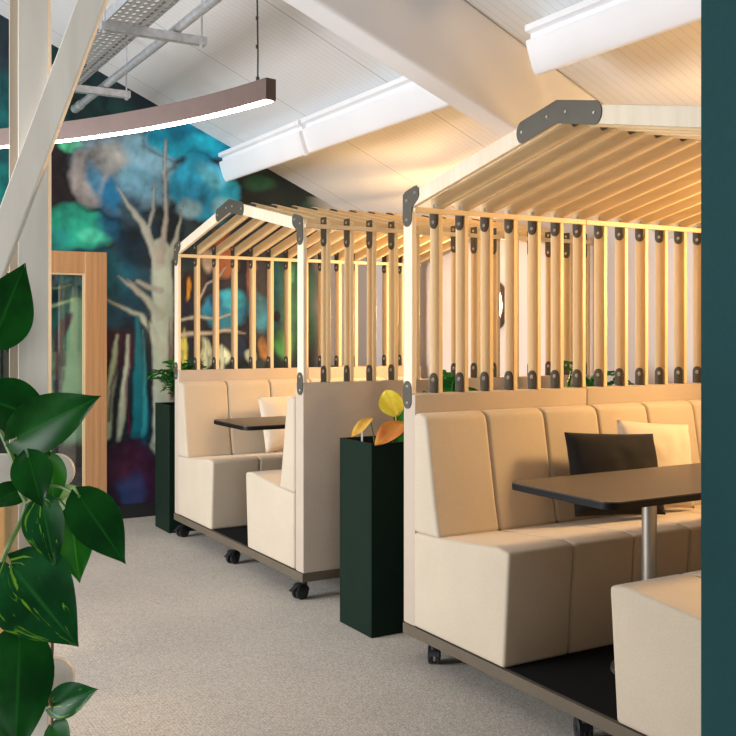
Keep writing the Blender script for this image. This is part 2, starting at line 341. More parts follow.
# ---- mural wall: a dense grid carrying painted point colours
def wpt(px, py):
    p = on_y(px, py, YW); return (p.x, p.z)
def lin(c): return tuple(((x/255)/12.92 if x/255 <= 0.04045 else ((x/255+0.055)/1.055)**2.4) for x in c)
S7 = 0.00705           # metres of wall per photograph pixel, roughly
BLOBS = [  # centre px, radius px, colour, softness
    ((90, 120), (60, 40), (16, 52, 52), .6), ((290, 195), (70, 40), (13, 27, 30), .5), ((262, 182), (22, 14), (22, 62, 46), .8),
    ((320, 205), (26, 12), (26, 62, 48), .9), ((60, 90), (40, 60), (12, 46, 48), .5),
    ((20, 120), (40, 60), (14, 80, 84), .7), ((2, 185), (14, 30), (20, 120, 118), .8),
    ((60, 190), (30, 60), (40, 32, 38), .6), ((70, 148), (14, 10), (84, 196, 146), .5),
    ((110, 290), (60, 60), (14, 62, 82), .7), ((95, 270), (46, 30), (18, 88, 108), .7),
    ((80, 226), (33, 24), (34, 148, 122), .5), ((96, 232), (14, 10), (66, 176, 146), .8), ((62, 240), (20, 18), (26, 120, 112), .8),
    ((118, 214), (26, 30), (18, 76, 106), .6), ((136, 240), (26, 30), (12, 44, 60), .6),
    ((126, 172), (54, 48), (112, 142, 158), .42), ((86, 180), (20, 30), (158, 152, 150), .5), ((92, 178), (12, 24), (66, 120, 150), .9),
    ((150, 150), (36, 30), (104, 146, 166), .7), ((112, 160), (26, 26), (150, 152, 152), 1.0), ((110, 196), (18, 20), (30, 108, 150), .9), ((142, 185), (30, 28), (92, 140, 162), .9),
    ((128, 212), (14, 22), (60, 90, 106), .9),
    ((193, 138), (46, 26), (10, 132, 160), .40), ((175, 130), (30, 16), (10, 112, 142), .8), ((205, 140), (18, 14), (28, 160, 184), .9),
    ((206, 190), (38, 36), (26, 138, 172), .40), ((214, 176), (18, 16), (84, 172, 196), .9), ((196, 196), (20, 24), (20, 124, 160), .9), ((226, 205), (14, 14), (108, 160, 178), .9), ((190, 212), (18, 12), (120, 156, 166), 1.),
    ((166, 225), (12, 16), (14, 26, 36), .6), ((178, 230), (7, 12), (10, 24, 34), .5),
    # behind the slats of the far booth
    ((235, 310), (60, 60), (22, 30, 48), .4), ((187, 285), (8, 22), (38, 28, 30), .6), ((188, 292), (3, 18), (206, 140, 40), .8), ((203, 288), (6, 26), (46, 34, 34), .8),
    ((224, 262), (16, 20), (132, 78, 52), .5), ((222, 240), (9, 16), (128, 70, 48), .6), ((208, 262), (8, 16), (170, 150, 130), .9),
    ((226, 310), (24, 26), (20, 110, 140), .40), ((232, 298), (17, 15), (36, 146, 172), .7), ((218, 300), (8, 14), (24, 56, 90), .8),
    ((264, 305), (16, 26), (20, 120, 150), .5), ((252, 275), (7, 30), (136, 92, 74), .7), ((262, 275), (8, 26), (30, 34, 52), .7), ((278, 300), (9, 60), (26, 88, 92), .6),
    ((298, 300), (20, 66), (22, 92, 70), .6), ((290, 272), (6, 10), (70, 150, 110), .8), ((277, 312), (5, 8), (14, 22, 38), .6), ((284, 345), (12, 22), (72, 140, 78), .8),
    ((205, 352), (6, 20), (196, 206, 170), .6), ((184, 350), (4, 20), (206, 200, 96), .6), ((222, 357), (8, 14), (198, 212, 184), .6), ((240, 345), (8, 16), (24, 50, 78), .6), ((250, 356), (7, 12), (190, 205, 180), .7), ((264, 348), (6, 18), (170, 120, 70), .8), ((194, 340), (4, 26), (30, 26, 44), .7),
    # lower left
    ((125, 385), (30, 80), (22, 34, 44), .6), ((118, 345), (24, 26), (52, 26, 44), .7),
    ((72, 380), (26, 100), (128, 152, 134), .5), ((84, 420), (16, 60), (132, 156, 136), .6), ((62, 320), (16, 30), (44, 92, 96), .8), ((95, 300), (10, 40), (36, 84, 100), .8),
    
    ((142, 425), (12, 24), (22, 84, 108), .8),
    
]
OVER = [((125, 478), (44, 44), (50, 24, 46), .4), ((132, 468), (20, 30), (66, 30, 54), .9), ((128, 496), (16, 24), (34, 52, 92), .9), ((115, 500), (12, 24), (40, 26, 52), .9), ((140, 490), (12, 26), (44, 50, 88), .9), ((74, 470), (24, 30), (60, 44, 60), .7)]
STROKES = [  # points px, widths px, colour
    ([(163, 440), (162, 400), (163, 360), (163, 330), (163, 300), (161, 272), (160, 248)], [18, 16, 14.5, 14, 14, 14, 13], (164, 178, 164)),
    ([(158, 262), (150, 244), (140, 224), (128, 206), (118, 188)], [10, 7, 5.5, 4, 2], (168, 172, 160)),
    ([(159, 258), (163, 236), (164, 215), (165, 180), (167, 140)], [8, 5, 4, 3.4, 2.6], (160, 156, 146)),
    ([(150, 244), (147, 228), (152, 212), (155, 184)], [4, 3.5, 3, 2], (162, 166, 158)),
    ([(168, 256), (176, 236), (180, 222), (182, 208)], [7, 4, 3, 1.6], (156, 162, 150)),
    ([(160, 318), (148, 300), (136, 288), (118, 274)], [8, 5, 4, 2], (166, 172, 158)),
    ([(140, 292), (133, 282), (129, 278)], [4, 3, 2], (160, 150, 140)),
    ([(160, 350), (152, 330), (142, 316), (128, 308), (106, 298)], [9, 6, 4.5, 3.5, 2], (168, 178, 162)),
    ([(160, 292), (148, 287), (138, 280)], [6, 5, 4], (150, 150, 142)),
    ([(138, 318), (138, 370), (135, 434)], [4, 7, 8], (16, 104, 118)),
    ([(143, 330), (144, 380), (142, 434)], [2, 3, 5], (44, 140, 150)),
    ([(149, 320), (150, 380), (149, 440)], [3, 4, 3.5], (12, 28, 46)),
    ([(117, 334), (113, 372), (109, 404), (107, 436)], [3, 5.5, 5.5, 5], (166, 184, 156)),
    ([(128, 334), (126, 372), (122, 404), (118, 438)], [3, 4.5, 5, 4.5], (178, 190, 168)),
    ([(205, 340), (205, 368)], [3, 4], (204, 212, 180)), ([(222, 346), (221, 370)], [3, 4], (200, 214, 186)), ([(184, 335), (183, 372)], [1.6, 2.4], (206, 196, 90)),
    ([(75, 300), (76, 340), (74, 400), (76, 450)], [8, 12, 13, 11], (146, 170, 148)),
    ([(171, 400), (171, 350), (170, 320)], [5, 4, 2], (104, 80, 82)),
    ([(128, 432), (125, 400), (128, 370), (131, 340)], [2, 2, 2, 1.5], (112, 28, 70)),
    ([(108, 420), (112, 385), (118, 362), (122, 335)], [3, 3, 3, 4], (58, 26, 48)),
    ([(104, 400), (107, 360), (110, 335)], [3, 3, 3], (52, 28, 46)),
    ([(59, 470), (60, 430), (59, 395), (58, 365), (57, 335), (63, 320)], [7, 6, 6, 6, 7, 5], (82, 58, 74)),
    ([(58, 338), (66, 326), (70, 312)], [4, 5, 5], (88, 56, 80)),
    ([(46, 306), (60, 301), (72, 297)], [3, 3, 2.5], (188, 198, 164)),
    ([(46, 288), (58, 286), (70, 283)], [2, 2, 2], (160, 170, 130)),
    ([(181, 322), (200, 318), (218, 319), (232, 314)], [3, 3, 2.6, 2], (186, 186, 170)),
    ([(181, 336), (205, 333), (228, 330), (246, 332)], [3.4, 3.4, 3, 2], (190, 180, 160)),
    ([(201, 300), (207, 284), (217, 278), (226, 268)], [2, 2, 2, 1.4], (214, 214, 204)),
    ([(305, 208), (314, 236), (318, 262)], [3, 3, 2], (120, 72, 50)),
    ([(334, 232), (322, 250), (318, 262)], [2.5, 2.5, 2], (128, 92, 70)),
    ([(6, 200), (2, 225)], [4, 5], (180, 190, 180)),
]
def build_mural():
    x0, x1, z0, z1, st = -0.6, XW, FZ, 3.9, 0.0115
    nx, nz = int((x1-x0)/st), int((z1-z0)/st)
    blobs = [(wpt(*c), (r[0]*S7*1.18, r[1]*S7), lin(col), s) for c, r, col, s in BLOBS]
    over = [(wpt(*c), (r[0]*S7*1.18, r[1]*S7), lin(col), s) for c, r, col, s in OVER]
    strokes = []
    for pts, ws, col in STROKES:
        w = [(*wpt(*p), k*S7*0.86) for p, k in zip(pts, ws)]
        m = max(q[2] for q in w)+.06
        strokes.append((w, lin(col), (min(q[0] for q in w)-m, max(q[0] for q in w)+m, min(q[1] for q in w)-m, max(q[1] for q in w)+m)))
    xfade0, xfade1 = wpt(308, 300)[0], wpt(333, 300)[0]
    grey = (0.50, 0.50, 0.50)
    vs, cols = [], []
    for j in range(nz+1):
        for i in range(nx+1):
            X = x0+(x1-x0)*i/nx; Z = z0+(z1-z0)*j/nz
            zc = min(Z, ceil_z(X)+0.005)
            vs.append((X, YW, zc))
            q = Vector((X*2.6, Z*2.6, 0.3))
            wx = noise.fractal(q, 1.0, 2.0, 4); wz = noise.fractal(q+Vector((9, 4, 2)), 1.0, 2.0, 4)
            fx, fz = X+0.055*wx, Z+0.055*wz
            n1 = noise.fractal(Vector((X*5, Z*5, 2.2)), 1.0, 2.0, 4)
            n3 = noise.fractal(Vector((X*16, Z*13, 5.1)), 1.0, 2.0, 3)
            base = (0.012+0.010*max(0, n1), 0.024+0.03*max(0, n1+.1), 0.036+0.03*max(0, n1+.1))
            c = list(base)
            for (bx, bz), (rx, rz), col, soft in blobs:
                dx = (fx-bx)/rx; dz = (fz-bz)/rz
                if abs(dx) > 1.4 or abs(dz) > 1.4: continue
                d = math.sqrt(dx*dx+dz*dz)+0.16*n1+0.05*n3
                if soft < .56 and abs(d-1) < .10:
                    q_ = 1-0.55*(1-abs(d-1)/.10)*min(1, max(0, .9+1.5*n1))
                    c = [h*q_ for h in c]
                if d < 1:
                    a = min(1, (1-d)/(soft*0.62)); a = a*a*(3-2*a)
                    k = 1.18+0.75*n1+0.25*wx+0.35*n3
                    for h in range(3): c[h] += (col[h]*k-c[h])*a
            gx, gz = X+0.022*wx+0.006*n3, Z+0.022*wz
            inside = False
            for pts, col, bb in strokes:
                if not (bb[0] < gx < bb[1] and bb[2] < gz < bb[3]): continue
                best = -9; side = 0
                for (ax, az, aw), (cx, cz, cw) in zip(pts, pts[1:]):
                    ex, ez = cx-ax, cz-az; l2 = ex*ex+ez*ez
                    t = max(0, min(1, ((gx-ax)*ex+(gz-az)*ez)/l2))
                    w = aw+(cw-aw)*t; ux, uz = gx-ax-ex*t, gz-az-ez*t
                    dd = w-math.hypot(ux, uz)
                    if dd > best: best = dd; side = ux/max(w, 1e-4)
                if best > 0:
                    a = min(1, best/0.020)
                    if best < 0.010 and not inside: c = [h*0.55 for h in c]
                    inside = True
                    k = 1.15+0.22*n1-0.25*side+0.10*n3
                    for h in range(3): c[h] += (col[h]*k-c[h])*a
            for (bx, bz), (rx, rz), col, soft in over:
                dx = (fx-bx)/rx; dz = (fz-bz)/rz
                if abs(dx) > 1.4 or abs(dz) > 1.4: continue
                d = math.sqrt(dx*dx+dz*dz)+0.16*n1+0.05*n3
                if soft < .56 and abs(d-1) < .10:
                    q_ = 1-0.55*(1-abs(d-1)/.10)*min(1, max(0, .9+1.5*n1))
                    c = [h*q_ for h in c]
                if d < 1:
                    a = min(1, (1-d)/(soft*0.62)); a = a*a*(3-2*a)
                    k = 1.18+0.75*n1+0.25*wx+0.35*n3
                    for h in range(3): c[h] += (col[h]*k-c[h])*a
            f = max(0, min(1, (X+0.05*wx-xfade0)/(xfade1-xfade0))) if Z < 2.35 else 0
            f = f*f*(3-2*f)
            cols.append([max(0.004, c[h]*(1-f)+grey[h]*f) for h in range(3)])
    fs = []
    for j in range(nz):
        for i in range(nx):
            a = j*(nx+1)+i
            if vs[a+nx+1][2]-vs[a][2] < 1e-4 and vs[a+nx+2][2]-vs[a+1][2] < 1e-4: continue
            fs.append((a, a+1, a+nx+2, a+nx+1))
    me = bpy.data.meshes.new('wall_far'); me.from_pydata(vs, [], fs)
    at = me.color_attributes.new('paint', 'FLOAT_COLOR', 'POINT')
    at.data.foreach_set('color', [k for c in cols for k in (*c, 1.0)])
    me.materials.append(M['mural'])
    return me
struct('wall_far', build_mural(), 'end wall covered by a painted teal forest mural', 'wall')
b = MB().prism([(XL, FZ), (XW, FZ), (XW, ceil_z(XW)+.01), (RIDGE, ceil_z(RIDGE)+.01), (XL, ceil_z(XL)+.01)], 'y', YW+0.01, YW+0.11)
struct('wall_far_core', b.mesh('wall_far_core', M['wall_white']))
struct('baseboard_far', MB().box(1.892, XW, YW-0.02, YW-0.001, FZ, 0.075).mesh('baseboard_far', M['baseboard']), 'black baseboard under the forest mural', 'baseboard')

# ---- oak framed glass door on the mural wall
DX1, DX0, DZ = 1.890, 0.99, 1.845
b = MB(); y0, y1 = YW-0.055, YW-0.004
b.box(DX1-0.153, DX1, y0, y1, FZ+.002, DZ); b.box(DX0, DX0+0.153, y0, y1, FZ+.002, DZ)
b.box(DX0+0.153, DX1-0.153, y0+.002, y1, DZ-0.150, DZ-.001); b.box(DX0+0.153, DX1-0.153, y0+.002, y1, FZ+.002, 0.22)
dr = struct('door_1', b.mesh('door_1', M['oak'], 0.003, 1), 'oak door with a tall glass pane in front of the mural', 'door')
g = MB().box(DX0+0.15, DX1-0.15, YW-0.034, YW-0.028, 0.215, DZ-0.145)
gl = link('door_glass', g.mesh('door_glass', M['glass']), dr); gl['kind'] = 'structure'
b = MB(); t = 0.012
b.box(DX1-0.153-t, DX1-0.1531, YW-0.052, YW-0.036, 0.2201, DZ-0.1501); b.box(DX0+0.1531, DX0+0.153+t, YW-0.052, YW-0.036, 0.2201, DZ-0.1501)
b.box(DX0+0.153+t, DX1-0.153-t, YW-0.052, YW-0.036, DZ-0.150-t, DZ-0.1502); b.box(DX0+0.153+t, DX1-0.153-t, YW-0.052, YW-0.036, 0.2202, 0.22+t)
bd = link('glazing_bead', b.mesh('glazing_bead', M['birch']), dr); bd['kind'] = 'structure'

# ---- white roof steelwork
def slope_beam(ya, yb, depth, x0, x1):
    return MB().prism([(x0, ceil_z(x0)-depth), (x1, ceil_z(x1)-depth), (x1, ceil_z(x1)-.001), (x0, ceil_z(x0)-.001)], 'y', ya, yb)
def rafter_beam():
    vs = []
    for x in (RIDGE, 4.065):
        zb = 2.70-0.40*(x-1.8)
        vs += [(x, 3.66, zb), (x, 3.82, zb), (x, 3.82, ceil_z(x)-.001), (x, 3.59, ceil_z(x)-.001), (x, 3.60, ceil_z(x)-.06)]
    return MB().add(vs, [(0, 1, 2, 3, 4), (9, 8, 7, 6, 5)]+[(i, 5+i, 5+(i+1) % 5, (i+1) % 5) for i in range(5)])
struct('trim_1', rafter_beam().mesh('trim_1', M['white_paint'], 0.02, 3, True), 'wide white boxed roof rafter sloping down behind the nearer booth', 'beam')
def purlin(ya, yb, grow=0.0):
    prof = [(2.73, 2.618), (2.73, 2.590), (2.762, 2.584), (2.762, 2.562), (2.736, 2.552), (2.739, 2.530), (2.756, 2.480), (2.772, 2.435), (2.786, 2.412), (2.800, 2.408), (2.91, ceil_z(2.91)-.001), (2.845, ceil_z(2.845)-.001)]
    if grow: prof = [(x-grow*1.5, z-grow) if k < 10 else (x, z) for k, (x, z) in enumerate(prof)]
    return MB().prism(prof, 'y', ya, yb)
struct('trim_2', purlin(5.545, YW-0.002).mesh('trim_2', M['white_paint'], 0.004, 2, True), 'white moulded purlin running to the mural wall, far section', 'beam')
struct('trim_3', purlin(3.822, 5.54).mesh('trim_3', M['white_paint'], 0.004, 2, True), 'white moulded purlin between its joint and the rafter', 'beam')
struct('trim_4', purlin(YN, 3.35).mesh('trim_4', M['white_paint'], 0.004, 2, True), 'white moulded purlin on the near side of the rafter', 'beam')
struct('trim_5', purlin(5.515, 5.560, 0.016).mesh('trim_5', M['white_paint'], 0.002, 1, True), 'lapped joint cover on the white purlin', 'beam')
struct('wall_near_right', MB().box(1.27, 1.39, YN+.01, 1.112, FZ, 3.30).mesh('wall_near_right', M['teal']), 'dark teal partition panel along the right edge', 'wall')  # its unseen near part is lengthened to block light from behind the camera

# ------------------------------------------------------------------ cable tray, conduit
tray = thing('cable_tray', 'perforated galvanised cable tray hung under the roof panels', 'cable tray', (1.40, 4.0, 2.78))
tb = MB().box(-0.10, 0.10, -5.0, 2.75, 0, 0.003)
link('tray_bed', tb.mesh('tray_bed', M['perforated']), tray)
for sx in (-1, 1):
    f = MB(); x = sx*0.10
    f.box(x-0.002, x+0.002, -5.0, 2.75, 0.0, 0.055); f.box(min(x, x-sx*0.016), max(x, x-sx*0.016), -5.0, 2.75, 0.053, 0.057)
    link('tray_side', f.mesh('tray_side', M['galv']), tray)
def strut_mesh():
    s = MB(); s.box(-0.12, 0.40, -0.022, 0.022, -0.041, -0.038); s.box(-0.12, 0.40, -0.022, -0.019, -0.038, 0); s.box(-0.12, 0.40, 0.019, 0.022, -0.038, 0)
    s.box(-0.125, -0.12, -0.022, 0.022, -0.041, 0); s.box(0.40, 0.405, -0.022, 0.022, -0.041, 0)
    return s.mesh('support_channel', M['galv'])
sm = strut_mesh()
for y in (0.73, 2.03):
    st = link('support_channel', sm, tray, (0, y, -0.001))
    for x in (-0.105, 0.385):
        rod = MB().cyl((x, 0, -0.055), (x, 0, ceil_z(1.40+x)-2.78), 0.005, 8).cyl((x, 0, -0.052), (x, 0, -0.042), 0.011, 6)
        link('hanger_rod', rod.mesh('hanger_rod', M['galv']), st)
con = MB()
con.tube([(0, -6.5, 0), (0, -2, 0), (0, 2.70, 0)], 0.024, 14); con.cyl((0, 0.0, 0), (0, 0.07, 0), 0.028, 14); con.cyl((0, 2.66, 0), (0, 2.80, 0), 0.03, 14)
co = link('conduit', con.mesh('conduit', M['galv'], smooth=True), None, (1.66, 4.0, 2.806)); co['label'] = 'round steel conduit pipe beside the perforated cable tray'; co['category'] = 'pipe'

# ------------------------------------------------------------------ curved pendant lamp
def circle3(a, b_, c):
    ax, ay = a; bx, by = b_; cx, cy = c
    d = 2*(ax*(by-cy)+bx*(cy-ay)+cx*(ay-by))
    ux = ((ax*ax+ay*ay)*(by-cy)+(bx*bx+by*by)*(cy-ay)+(cx*cx+cy*cy)*(ay-by))/d
    uy = ((ax*ax+ay*ay)*(cx-bx)+(bx*bx+by*by)*(ax-cx)+(cx*cx+cy*cy)*(bx-ax))/d
    return ux, uy, math.hypot(ax-ux, ay-uy)
ZP, HP, WP = 2.095, 0.078, 0.042
def floor_pt(px, py):
    r = ray(px, py); k = (ZP-CAM_H)/r.z; return (r.x*k, r.y*k)
pts3 = [floor_pt(2, 146.5), floor_pt(150, 127.5), floor_pt(266, 100)]
ux, uy, R = circle3(*pts3)
a_end = math.atan2(pts3[2][1]-uy, pts3[2][0]-ux); a_l = math.atan2(pts3[0][1]-uy, pts3[0][0]-ux)
print('pendant', ux, uy, R, a_end, a_l)
pend = thing('pendant_lamp', 'curved brown linear pendant lamp hanging over the aisle', 'lamp', (ux, uy, ZP))
def arc_prism(r0, r1, z0, z1, a0, a1, n=60):
    vs, fs = [], []
    for i in range(n+1):
        a = a0+(a1-a0)*i/n
        for r, z in ((r0, z0), (r1, z0), (r1, z1), (r0, z1)): vs.append((r*math.cos(a), r*math.sin(a), z))
    for i in range(n):
        for k in range(4): fs.append((i*4+k, i*4+(k+1) % 4, i*4+4+(k+1) % 4, i*4+4+k))
    fs += [(3, 2, 1, 0), tuple(n*4+k for k in range(4))]
    return MB().add(vs, fs)
sgn = 1 if a_l > a_end else -1
a_far = a_l + sgn*1.1
link('housing', arc_prism(R, R+WP, 0.004, HP, a_end, a_far).mesh('housing', M['bronze']), pend)
link('diffuser', arc_prism(R+0.004, R+WP-0.004, 0.0, 0.0039, a_end+sgn*0.004, a_far).mesh('diffuser', M['led']), pend)
for a in (a_end+sgn*0.025, a_end+sgn*0.62):
    p = Vector(((R+WP/2)*math.cos(a), (R+WP/2)*math.sin(a), HP)); top = (ceil_z(p.x+ux) if abs(p.x+ux-1.40) > 0.14 else 2.7785)-ZP
    w = MB().tube([p, p+Vector((0.001, 0, 0.1)), p+Vector((-0.003, 0.001, 0.4)), (p.x, p.y, top)], 0.0032, 8).cyl(p, p+Vector((0, 0, 0.02)), 0.007, 8)
    for zz in (0.12, 0.22, 0.45): w.cyl((p.x-.002, p.y, HP+zz), (p.x-.002, p.y, HP+zz+.012), 0.0055, 8)
    link('suspension_cable', w.mesh('suspension_cable', M['cable'], smooth=True), pend)

# ------------------------------------------------------------------ booths
X0, W, PITCH, NR = 2.145, 0.935, 0.129, 15
SW, ST = 0.065, 0.020                     # slat width, thickness
ZP0, ZE, SL = 1.047, 1.842, 0.2085        # panel top, eave top, roof slope
DEP = PITCH*(NR-1)+ST
RAF = 0.060
cache = {}
def cached(key, fn):
    if key not in cache: cache[key] = fn()
    return cache[key]

def rounded(poly_center_list): return poly_center_list
def half_disc(cx, cz, r, a0, a1, n=8): return [(cx+r*math.cos(a0+(a1-a0)*i/n), cz+r*math.sin(a0+(a1-a0)*i/n)) for i in range(n+1)]
def bolts(mb, pts, x, r=0.0065):
    mb.cur = 1
    for y, z in pts:
        mb.cyl((x, y, z), (x-0.0035, y, z), r, 10, r*0.7)
    mb.cur = 0; return mb
MM = [M['bracket'], M['bolt']]
def slat_mesh(side, mat='birch'):
    # side +1: outer edge at +y ; s measured inward
    o = side*SW/2
    top_o, top_i = ZE-RAF-0.001, ZE-RAF+SL*SW-0.001
    return MB().prism([(o, ZP0+.001), (o, top_o), (-o, top_i), (-o, ZP0+.001)], 'x', 0, ST).mesh('slat_post', M[mat], 0.0015, 1)
def rafter_mesh(side, mat='birch_flat'):
    zz = [(W*side, ZE-RAF), (W*side, ZE), (0.0004*side, ZE+SL*W), (0.0004*side, ZE+SL*W-RAF)]
    return MB().prism(zz, 'x', 0, ST).mesh('rafter', M[mat], 0.0015, 1)
def foot_plate(front):
    r = 0.0265 if not front else 0.030
    if front:   # pill-shaped plate lapping the post and the panel, two bolts
        p = half_disc(0, ZP0+0.022, r, 0, PI) + half_disc(0, ZP0-0.030, r, PI, 2*PI)
        m = MB().prism(p, 'x', -0.004, 0.0); bolts(m, [(0, ZP0+0.030), (0, ZP0-0.036)], -0.004)
    else:
        p = [(r, ZP0+.001)] + half_disc(0, ZP0+0.055, r, 0, PI) + [(-r, ZP0+.001)]
        m = MB().prism(p, 'x', -0.006, -0.0005); bolts(m, [(0, ZP0+0.053)], -0.006, 0.010)
    return m.mesh('foot_bracket', MM)
def head_plate(tall):
    r = 0.0265; zt = 1.862 if tall else 1.785
    p = [(-r, zt)] + half_disc(0, 1.745, r, PI, 2*PI) + [(r, zt)]
    m = MB().prism(p, 'x', -0.006, -0.0005); bolts(m, [(0, 1.745)] + ([(0, 1.842)] if tall else []), -0.006, 0.0085)
    return m.mesh('head_bracket', MM)
def eave_plate(side):
    q = [(0.0, 1.752)] + [(0.0325-0.0325*math.cos(a), 1.752-0.0325*math.sin(a)) for a in [PI*i/8 for i in range(1, 9)]] + [(0.067, 1.793), (0.108, 1.822), (0.118, 1.838), (0.115, 1.866), (0.100, 1.878), (0.086, 1.878), (0.020, 1.862), (0.002, 1.850)]
    p = [(side*(0.0325-s), z) for s, z in q]
    m = MB().prism(p, 'x', -0.004, -0.0004)
    bolts(m, [(side*(0.0325-s), z) for s, z in ((0.03, 1.825), (0.092, 1.850), (0.031, 1.748))], -0.004)
    return m.mesh('eave_bracket', MM)
def ridge_plate(front):
    za = ZE+SL*W; h = 0.034
    ln = 0.175 if front else 0.06
    up, dn = (0.012, RAF+0.004) if front else (-0.004, RAF-0.022)
    def top(y): return za-SL*abs(y)+up
    def bot(y): return za-SL*abs(y)-dn
    p = []
    c = (top(ln)+bot(ln))/2; r = (top(ln)-bot(ln))/2
    for a in [PI/2-PI*i/10 for i in range(11)]: p.append((ln+r*math.cos(a)*0.8, c+r*math.sin(a)))
    p.append((0, bot(0)))
    for a in [-PI/2-PI*i/10 for i in range(11)]: p.append((-ln+r*math.cos(a)*0.8, c+r*math.sin(a)))
    p.append((0, top(0)))
    m = MB().prism(p, 'x', -0.004, -0.0004)
    bl = [(-ln, c), (-0.045, za-SL*.045-.026), (0.045, za-SL*.045-.026), (ln, c)]
    bolts(m, bl if front else [bl[0], bl[3]], -0.004)
    return m.mesh('ridge_bracket', MM)
NSEG, SEG0, SEGW = 6, -0.008, 0.2990
def seat_mesh(side):
    m = MB()
    for i in range(NSEG):
        x0 = SEG0+i*SEGW; x1 = x0+SEGW-0.0008
        p = [(side*0.846, 0.1250), (side*0.846, 0.500), (side*0.66, 0.508), (side*0.31, 0.540), (side*0.243, 0.530), (side*0.247, 0.47), (side*0.272, 0.1250)]
        m.prism(p, 'x', x0, x1)
    return m.mesh('bench_seat', M['fabric'], 0.016, 4, True, 0.5)
def back_mesh(side):
    m = MB()
    for i in range(NSEG):
        x0 = SEG0+i*SEGW; x1 = x0+SEGW-0.0008
        p = [(side*0.847, 0.500), (side*0.847, 0.972), (side*0.80, 0.976), (side*0.765, 0.962), (side*0.755, 0.93), (side*0.700, 0.62), (side*0.672, 0.503)]
        m.prism(p, 'x', x0, x1)
    return m.mesh('backrest', M['fabric'], 0.020, 4, True, 0.35)
def panel_mesh(side, half):
    xm = PITCH*7+0.008
    x0, x1 = (0.0, xm-.0015) if half == 0 else (xm+.0015, DEP)
    y0, y1 = sorted((side*W, side*0.848))
    return MB().box(x0, x1, y0, y1, 0.1215, ZP0).mesh('side_panel', M['fabric_out'], 0.007, 2, True)
def wheel_mesh():
    m = MB()
    for s in (-1, 1):
        y0, y1 = sorted((s*0.006, s*0.024)); r = 0.037
        pts = [(0, y0, 0), (0, y0+0.002, 0), (0, y1-0.002, 0), (0, y1, 0)]
        m.tube([(0, y0, r), (0, y0+0.003, r), (0, y1-0.003, r), (0, y1, r)], r, 24, [r-.004, r, r, r-.004])
    m.cyl((0, -0.026, 0.037), (0, 0.026, 0.037), 0.010, 12)
    return m.mesh('castor', M['castor'], smooth=True)
def fork_mesh():
    m = MB(); n = 10
    hood = [(0.041*math.cos(a), 0.037+0.041*math.sin(a)) for a in [PI*0.02+PI*0.70*i/n for i in range(n+1)]]
    inner = [(0.0385*math.cos(a), 0.037+0.0385*math.sin(a)) for a in [PI*0.02+PI*0.70*i/n for i in range(n+1)]][::-1]
    m.prism(hood+inner, 'y', -0.022, 0.022)
    m.cyl((0.028, 0, 0.066), (0.028, 0, 0.0985), 0.013, 12); m.box(0.0, 0.056, -0.026, 0.026, 0.0945, 0.0990)
    m.prism([(-0.022, 0.062), (-0.058, 0.045), (-0.062, 0.049), (-0.026, 0.070)], 'y', -0.014, 0.014)   # brake pedal
    return m.mesh('castor_fork', M['castor'], smooth=True)

def make_booth(yc, label, near):
    t = thing('dining_booth', label, 'booth', (X0, yc, 0), 0, 'house-shaped slatted dining booths')
    if not near: t.scale = (1.0155, 1, 1)
    pf = link('platform', cached('platform', lambda: MB().box(-0.006, DEP, -W-0.002, W-0.004, 0.079, 0.121).mesh('platform', M['platform'], 0.002, 1)), t)
    link('floor_mat', cached('mat', lambda: MB().box(0.012, DEP-.01, -0.30, 0.30, 0.1212, 0.1246).mesh('floor_mat', M['mat'])), pf)
    for side in (1, -1):
        for h in (0, 1): link('side_panel', cached(('panel', side, h), lambda: panel_mesh(side, h)), t)
        se = link('bench_seat', cached(('seat', side), lambda: seat_mesh(side)), t)
        link('backrest', cached(('back', side), lambda: back_mesh(side)), t)
        y = side*(W-SW/2)
        for k in range(NR):
            sl = link('slat_post', cached(('slat', side, k == 0), lambda: slat_mesh(side, 'birch_pale' if k == 0 else 'birch')), t, (k*PITCH, y, 0))
            link('foot_bracket', cached(('foot', k == 0), lambda: foot_plate(k == 0)), sl)
            if k == 0: link('eave_bracket', cached(('eave', side), lambda: eave_plate(side)), sl)
            else:
                tall = not (near and side == 1)
                link('head_bracket', cached(('head', tall), lambda: head_plate(tall)), sl)
                if not tall: link('bolt', cached('bolt', lambda: MB().cyl((0.0, 0, 1.812), (-0.005, 0, 1.812), 0.009, 12, 0.006).mesh('bolt', M['bolt'])), sl)
            rf = link('rafter', cached(('rafter', side, k == 0), lambda: rafter_mesh(side, 'birch_pale' if k == 0 else 'birch_flat')), t, (k*PITCH, 0, 0))
            if side == 1: link('ridge_bracket', cached(('ridge', k == 0), lambda: ridge_plate(k == 0)), rf)
        # rail on the camera-facing side of the slats, in two lengths
        ry = (W-SW-0.0005) if side == 1 else (-W-0.0005)
        zr = 1.774 if side == 1 else 1.801
        xm = PITCH*7+0.008
        for x0, x1 in ((0.004, xm-.001), (xm+.001, DEP)):
            link('rail', cached(('rail', x0), lambda: MB().box(x0, x1, -0.016, 0, 0, 0.021).mesh('rail', M['birch_rail'], 0.0015, 1)), t, (0, ry, zr))
    spots = [(0.02, 0.86-.02, 0.35), (0.02, 0.0, 0.5), (0.02, -0.86, 0.25), (DEP-0.12, 0.84, 2.2), (DEP-0.12, 0.0, 2.8), (DEP-0.12, -0.84, 3.0)]
    if near: spots[0] = (0.06, 0.80, 4.05); spots[1] = (0.065, -0.05, 4.25)
    for x, y, a in spots:
        w = link('castor', cached('wheel', wheel_mesh), t, (x, y, FZ), (0, 0, a))
        link('castor_fork', cached('fork', fork_mesh), w)
    return t
make_booth(2.465, 'nearer gable-roofed slatted birch booth with beige benches, next to the dark teal partition', True)
